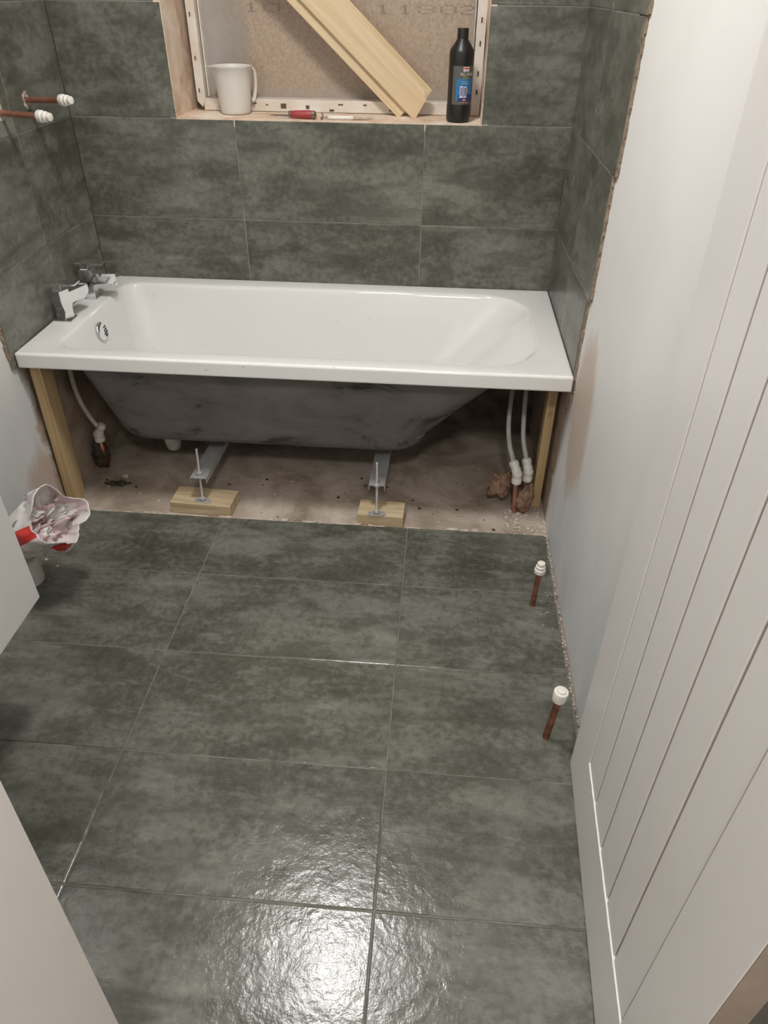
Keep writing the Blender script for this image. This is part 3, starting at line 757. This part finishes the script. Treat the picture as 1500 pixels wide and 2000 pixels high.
# ================================================================= VANITY UNIT (left wall)
VD, VY1, VY0, VZ0, VZ1 = .367, -1.409, -2.06, .318, .86
van = thing('vanity_unit', 'gloss white wall hung vanity drawer unit on the left wall', 'cabinet', (-.0098, (VY0+VY1)/2, VZ0))
def vb(name, x0, x1, y0, y1, z0, z1, mat, bev=.0012, par=van):
    o_ = van.location; bm = bmesh.new(); box(bm, x0-o_.x, x1-o_.x, y0-o_.y, y1-o_.y, z0-o_.z, z1-o_.z); return link(name, bm, mat, par, bevel=bev)
vb('carcass', -.0098, VD-.020, VY0, VY1, VZ0+.001, VZ1-.02, 'cabinet')
vb('drawer', VD-.0188, VD, VY0, VY1, VZ0, .588, 'cabinet')
vb('drawer', VD-.0188, VD, VY0, VY1, .600, VZ1-.022, 'cabinet')
vb('basin', -.0098, VD+.004, VY0-.002, VY1+.002, VZ1-.0185, VZ1, 'acrylic', .004)

# ================================================================= SOIL PIPE + BAG
sp = thing('soil_pipe', 'short white waste pipe rising from a hole in the floor by the left wall', 'pipe', (.050, -1.030, FZ))
bm = bmesh.new()
n = 36; pr = [(.050, 0), (.050, .07), (.055, .072), (.055, .098), (.050, .100), (.047, .098), (.047, .010)]
rings(bm, [circ((0, 0, h), r, n) for r, h in pr]); link('pipe_collar', bm, 'soil', sp, smooth=True, angle=40)

bagt = thing('plastic_bag', 'crumpled white and red plastic bag stuffed in the waste pipe', 'bag', (.055, -1.032, .03))
MOUTH = Vector((.93, -.24, .56)).normalized()
def bag_outer():
    c = spline([(.055, -1.032, .03), (.060, -1.032, .085), (.080, -1.036, .150), (.125, -1.045, .195), (.185, -1.052, .228), (.240, -1.060, .262)], 7)
    rad = [.030, .040, .048, .066, .080, .074]
    n = 120; out = []; m = len(c)
    for i, p in enumerate(c):
        s_ = i/(m-1); f = s_*(len(rad)-1); a = min(int(f), len(rad)-2); r = rad[a]+(rad[a+1]-rad[a])*(f-a)
        t_ = (c[min(i+1, m-1)]-c[max(i-1, 0)]).normalized()
        t_ = (t_*(1-s_) + MOUTH*s_).normalized()
        u = (Vector((0, 0, 1)) - t_*t_.z).normalized(); v = u.cross(t_)
        ring = []
        for k in range(n):
            an = 2*pi*k/n; q = p + (u*cos(an)+v*sin(an))*r
            amp = min(1, s_/.35)
            d = (.20+.22*s_)*noise.noise(q*14) + .13*abs(noise.noise(q*38+Vector((3, 3, 3)))) + .05*noise.noise(q*90)
            ring.append(p + (u*cos(an)+v*sin(an))*r*(1+d*amp) + t_*(.022*noise.noise(Vector((cos(an)*1.5, sin(an)*1.5, 9)))*s_**2))
        out.append(ring)
    t_ = MOUTH; cen = c[-1]; rim = out[-1]
    ins = []
    for q, (sc, back) in enumerate(((.985, -.003), (.96, .001), (.93, .014), (.89, .030), (.84, .046), (.76, .058), (.66, .062), (.55, .060), (.44, .060), (.33, .060), (.22, .060), (.11, .060), (.01, .060))):
        ring = []; amp = min(1, max(0, q-1)/4)
        for k, p in enumerate(rim):
            rv = p-cen; b = cen+rv*sc; b = b + Vector((noise.noise(b*28), noise.noise(b*28+Vector((9, 0, 0))), noise.noise(b*28+Vector((0, 9, 0)))))*.030*amp
            fold = abs(noise.noise(b*34+Vector((1, 7, 2)))) ; fold2 = abs(noise.noise(b*75+Vector((4, 1, 8))))
            ring.append(b + rv*.10*amp*noise.noise(b*50) - t_*(back-(.085*fold+.030*fold2-.012)*amp))
        ins.append(ring)
    return out, ins, n
out, ins, n = bag_outer()
bm = bmesh.new(); V = rings(bm, out); bm.faces.ensure_lookup_table(); bm.faces.index_update()
m = len(out)
for f in bm.faces:
    idx = f.index; a = idx//n; k = idx % n; s = a/(m-1); an = 360*k/n
    mi = 0
    if s < .45: mi = 2
    # printed red band round the bag and a red panel at its lower side
    if s > .66 and 268 < an < 292: mi = 1
    if s > .80 and 188 < an < 226: mi = 1
    if s > .66 and 60 < an < 100: mi = 1
    f.material_index = mi
tag(link('bag_skin', bm, ['bag_w', 'bag_r', 'bag_c'], bagt, smooth=True), None)
for p in (bagt.children): p.location = -bagt.location
bm = bmesh.new(); rings(bm, [out[-1]]+ins, False, True); bm.faces.index_update()
for f in bm.faces:
    a = f.index//n
    c_ = f.calc_center_median()
    f.material_index = 1 if (c_.z > .262 and c_.x > .20 and 2 <= a <= 9) else (2 if noise.noise(c_*30) > .12 and a > 1 else 0)
o = tag(link('bag_lining', bm, ['bag_w', 'bag_p', 'bag_p'], bagt, smooth=True), 'pinkish crumpled inside of the bag'); o.location = -bagt.location
# small black print: two rings of dashes on the white
bm = bmesh.new()
def on_skin(s, an):
    a = int(s*(m-1)); k = int(an/360*n) % n; p = out[a][k]; q = out[min(a+1, m-1)][k]; r_ = out[a][(k+1) % n]
    nn = (q-p).cross(r_-p).normalized()
    if nn.dot(p-Vector((.16, -1.05, .2))) < 0: nn = -nn
    return p+nn*.0012
for s0, a0 in ((.80, 325), (.86, 325)):
    pts = [on_skin(s0+.05*sin(q), a0+10*cos(q)) for q in [2*pi*i/14 for i in range(15)]]; tube(bm, pts, .0007, 4)
for q in range(5): tube(bm, [on_skin(.80, 300+q*3), on_skin(.84, 300+q*3)], .0008, 4)
o = tag(link('bag_print', bm, 'ink', bagt), kind='stuff'); o.location = -bagt.location
# rubble in the hole
def rubble(name, parent, pts, seed, mat='rubble'):
    rnd = random.Random(seed); bm = bmesh.new()
    for x, y, z, r in pts:
        k = bmesh.ops.create_icosphere(bm, subdivisions=1, radius=r, matrix=Matrix.Translation((x, y, z)))
        for v in k['verts']:
            d = v.co-Vector((x, y, z)); v.co = Vector((x, y, z)) + Vector((d.x*rnd.uniform(.7, 1.5), d.y*rnd.uniform(.7, 1.5), d.z*rnd.uniform(.3, .9)))
    return tag(link(name, bm, mat, parent), kind='stuff')
rnd = random.Random(2)
rubble('mortar_crumbs', floor, [(rnd.uniform(.0, .125), rnd.uniform(-1.06, -.935), -.009+rnd.uniform(0, .004), rnd.uniform(.003, .009)) for _ in range(70)], 4)
# crumbs along the right wall / floor joint, on the screed and along the tile edge
pts = []
y = -.69
while y > -1.50:
    if rnd.random() < .82: pts.append((W+rnd.uniform(-.004, .005), y, rnd.uniform(-.003, .003), rnd.uniform(.0012, .0034)))
    y -= rnd.uniform(.003, .010)
for _ in range(16): pts.append((W-rnd.uniform(.006, .05), rnd.uniform(-1.10, -.95), .001, rnd.uniform(.001, .002)))
rubble('plaster_crumbs', floor, pts, 6)
pts = [(rnd.uniform(1.46, 1.585), rnd.uniform(-.68, -.53), FZ+.002, rnd.choice((.002, .003, .005, .007))) for _ in range(110)]
pts += [(rnd.uniform(.05, 1.5), rnd.uniform(-.67, -.30), FZ+.001, rnd.choice((.0012, .0018, .0025, .004))) for _ in range(120)]
rubble('plaster_debris', floor, pts, 8)
pts = [(rnd.uniform(.05, 1.5), rnd.uniform(-.66, -.35), FZ+.001, rnd.choice((.002, .003, .005))) for _ in range(45)]
pts += [(.11+rnd.uniform(-.035, .05), -.515+rnd.uniform(-.012, .012), FZ+.002, rnd.uniform(.004, .010)) for _ in range(26)]
rubble('dark_debris', floor, pts, 9, 'lagdark')
# broken mortar lip at the edge of the floor tiles
bm = bmesh.new(); x = .02
while x < W-.01:
    w = rnd.uniform(.01, .05)
    if rnd.random() < .75:
        vs = box(bm, x, x+w, -.6835, -.6835+rnd.uniform(.004, .016), FZ, -.012+rnd.uniform(.004, .0115))
        for v in vs: v.co.x += rnd.uniform(-.006, .006)
    x += w
tag(link('adhesive_lip', bm, 'rubble', floor), kind='stuff')
c = rubble('_', floor, [(.170, -.475, FZ+.006, .009)], 12); bpy.data.objects.remove(c)
bm = bmesh.new(); bmesh.ops.create_icosphere(bm, subdivisions=2, radius=.010)
for v in bm.verts: v.co = Vector((v.co.x*1.1, v.co.y, v.co.z*.8))*(1+.5*noise.noise(v.co*150))
tag(link('mortar_lump', bm, 'rubble', loc=(.135, -.475, FZ+.007)), 'small pale mortar lump on the dusty screed below the tub', 'rubble')

# ================================================================= THINGS ON THE SILL
SZ = WZ0+.0022
def fixloc(o, loc):  o.location = loc
# measuring jug
jug = thing('measuring_jug', 'frosted white plastic measuring jug at the left end of the window sill', 'jug', (.508, .112, SZ), R(42))
bm = bmesh.new(); n = 48; prof = [(.040, 0), (.046, .003), (.048, .010), (.052, .05), (.0565, .10), (.0615, .126), (.0640, .129), (.0650, .133), (.0615, .1335), (.0575, .128), (.054, .10), (.050, .05), (.046, .012), (.040, .005)]
rs = []
for r, h in prof:
    ring = []
    for i in range(n):
        a = 2*pi*i/n; k = max(0, h-.10)/.033; sp_ = math.exp(-((a-pi*.86)/.22)**2)*.018*k
        ring.append(Vector(((r+sp_)*cos(a), r*sin(a), h-.002*k*(sp_/.016 if k else 0))))
    rs.append(ring)
rings(bm, rs, True, True); link('jug_body', bm, 'jug', jug, smooth=True, angle=50)
bm = bmesh.new(); pr = []
for p, hw in zip(spline([(.056, 0, .124), (.072, 0, .122), (.079, 0, .108), (.078, 0, .07), (.070, 0, .040), (.062, 0, .030)], 5), [.009]*40):
    pr.append(p)
tube(bm, pr, .0052, 8)
for v in bm.verts: v.co.y *= 1.8
link('handle', bm, 'jug', jug, smooth=True)
# cleaner bottle
bt = thing('cleaner_bottle', 'black plastic bottle of frame cleaner with blue label at right end of sill', 'bottle', (1.229, .048, SZ), 0)
BR = .0365
bm = bmesh.new(); lathe(bm, [(.030, 0), (.035, .003), (BR+.0005, .010), (BR+.0005, .045), (BR-.0003, .050), (BR-.0003, .150), (BR, .156), (BR, .182), (BR-.002, .190), (.018, .213), (.0155, .218)], 48)
link('bottle_body', bm, 'black', bt, smooth=True, angle=35)
bm = bmesh.new(); lathe(bm, [(.0165, .2150), (.0165, .2165), (.0165, .2400), (.0160, .2420)], 30)
link('cap', bm, 'black', bt, smooth=True, angle=40)
lab = None
def wrap(bm, a0, a1, z0, z1, dr, mi, n=12):
    pr = []
    for i in range(n+1):
        a = a0+(a1-a0)*i/n; pr.append([Vector(((BR+dr)*cos(a), (BR+dr)*sin(a), z0)), Vector(((BR+dr)*cos(a), (BR+dr)*sin(a), z1))])
    for i in range(n):
        p = [bm.verts.new(q) for q in (pr[i][0], pr[i+1][0], pr[i+1][1], pr[i][1])]; bm.faces.new(p).material_index = mi
bm = bmesh.new(); C0 = -pi/2+.42       # label faces a little to the right of the camera
names = ['grey', 'blue', 'navy', 'white', 'red', 'lilac', 'slate', 'orange', 'yellow']
mats = [PR[k] for k in names]
wrap(bm, C0-1.10, C0+1.15, .050, .150, .0001, 0, 24)
wrap(bm, C0-.72, C0+1.05, .062, .118, .0004, 1, 20)
wrap(bm, C0-.55, C0+1.05, .054, .076, .0006, 2, 20)
wrap(bm, C0-.22, C0+.30, .136, .1475, .0006, 3, 6); wrap(bm, C0-.19, C0+.27, .142, .1455, .0008, 4, 6)
# little window picture
wrap(bm, C0-.46, C0+.16, .0685, .0705, .0010, 5, 6)
wrap(bm, C0-.42, C0-.14, .0705, .099, .0010, 5, 4); wrap(bm, C0-.08, C0+.16, .0705, .098, .0010, 5, 4)
wrap(bm, C0-.37, C0-.18, .0735, .0955, .0012, 6, 4); wrap(bm, C0-.05, C0+.13, .0735, .0945, .0012, 6, 4)
wrap(bm, C0+.12, C0+.28, .083, .092, .0013, 7, 4)
wrap(bm, C0-.16, C0+.12, .0600, .0650, .0010, 7, 4)
lab = link('label', bm, mats, bt)
def wrap_text(txt, size, zc, a_c, mat, sx=1.0):
    cu = bpy.data.curves.new('t', 'FONT'); cu.body = txt; cu.size = size; cu.align_x = 'CENTER'; cu.align_y = 'CENTER'; cu.resolution_u = 2
    ob = bpy.data.objects.new('t', cu); COL.objects.link(ob)
    dg = bpy.context.evaluated_depsgraph_get(); dg.update()
    me = bpy.data.meshes.new_from_object(ob.evaluated_get(dg)); bpy.data.objects.remove(ob)
    for v in me.vertices:
        a = a_c + v.co.x*sx/(BR+.001); z = zc+v.co.y
        v.co = Vector(((BR+.0014)*cos(a), (BR+.0014)*sin(a), z))
    me.materials.append(mat); o = bpy.data.objects.new('lettering', me); COL.objects.link(o); o.parent = lab; return o
wrap_text('PVCu FRAME', .0125, .1285, C0+.14, PR['white'], .62)
wrap_text('CLEANER', .0062, .1195, C0+.02, PR['yellow'], .8)
wrap_text('Non-abrasive', .0050, .1105, C0-.02, PR['white'], .8)
wrap_text('formulation', .0050, .1055, C0-.02, PR['white'], .95)
wrap_text('SOLVENT BASED', .0055, .0555, C0-.02, PR['yellow'], .8)
wrap_text('SOUDAL', .0040, .1385, C0+.04, PR['navy'], .8)
# screwdriver
sd = thing('scraper_tool', 'pointed hand tool with dark red handle lying on the window sill', 'tool', (.745, .030, SZ+.0125), R(-3))
bm = bmesh.new(); lathe(bm, [(.0085, -.040), (.0095, -.038), (.0105, -.025), (.0118, 0), (.0122, .018), (.0112, .026)], 20, (0, 0, 0), (1, 0, 0)); link('handle', bm, 'red_handle', sd, smooth=True, angle=40)
bm = bmesh.new(); lathe(bm, [(.0112, .0262), (.0118, .030), (.0115, .036), (.007, .040)], 20, (0, 0, 0), (1, 0, 0)); link('end_cap', bm, 'steel', sd, smooth=True, angle=40)
bm = bmesh.new(); lathe(bm, [(.0080, -.048), (.0092, -.046), (.0092, -.0402)], 20, (0, 0, 0), (1, 0, 0)); link('ferrule', bm, 'steel', sd, smooth=True, angle=40)
bm = bmesh.new(); lathe(bm, [(.0008, -.108), (.0022, -.085), (.0032, -.060), (.0034, -.0482)], 10, (0, 0, -.004), (1, 0, 0)); link('shaft', bm, 'steel', sd, smooth=True)
# cutter / pen tool
kn = thing('craft_knife', 'slim white and brown hooked tool lying on the sill below the planks', 'tool', (.868, .026, SZ+.0062), R(1))
bm = bmesh.new(); lathe(bm, [(.0035, -.045), (.0055, -.041), (.0062, -.02), (.0062, .02), (.0048, .034)], 16, (0, 0, 0), (1, 0, 0)); link('handle', bm, 'pushfit', kn, smooth=True, angle=40)
bm = bmesh.new(); lathe(bm, [(.0048, .0342), (.0042, .07), (.0012, .098)], 12, (0, 0, -.001), (1, 0, 0)); link('tip', bm, 'rubble', kn, smooth=True)
bm = bmesh.new(); tube(bm, [(-.045, 0, 0), (-.058, 0, 0), (-.062, 0, .004), (-.063, 0, .011), (-.067, 0, .012)], .0018, 8); box(bm, -.068, -.062, -.004, .004, -.006, .001); link('hook', bm, 'steel', kn, smooth=True, angle=40)
# cladding planks leaning in the window
def plank(label, tip_lo, dirv, length, w, th, ycen, endcut):
    o = thing('cladding_plank', label, 'plank', (0, 0, 0), 0, None)
    return o
def mkplank(label, A, B, w, th, cut, tilt):
    """plank lying in a near-vertical plane; A lower end middle, B upper end middle"""
    A, B = Vector(A), Vector(B); ax = (B-A).normalized(); L_ = (B-A).length
    nrm_ = Vector((0, -1, 0)); nrm_ = (nrm_-ax*nrm_.dot(ax)).normalized(); sd_ = nrm_.cross(ax)
    m_ = Matrix((ax, sd_, nrm_)).transposed().to_4x4() @ Matrix.Rotation(R(tilt), 4, 'X'); m_.translation = A
    bm = bmesh.new(); pts = [(-cut, -w/2), (L_, -w/2), (L_, w/2), (cut, w/2)]
    rings(bm, [[Vector((x, y, 0)) for x, y in pts], [Vector((x, y, th)) for x, y in pts]], True, True)
    bmesh.ops.recalc_face_normals(bm, faces=bm.faces)
    # tongue along the lower edge
    box(bm, .0-cut, L_, -w/2-.007, -w/2, th*.3, th*.62)
    o = tag(link('cladding_plank', bm, 'clad', bevel=.0009), label, 'plank'); o.matrix_world = m_; return o
mkplank('wide pale pine cladding plank leaning across the window, the one on top', (1.115, .118, 1.083), (.600, .135, 1.535), .092, .009, -.008, 0)
mkplank('pale pine cladding plank behind the top one, only its lower edge showing', (1.072, .134, 1.078), (.545, .149, 1.545), .092, .009, .004, 0)
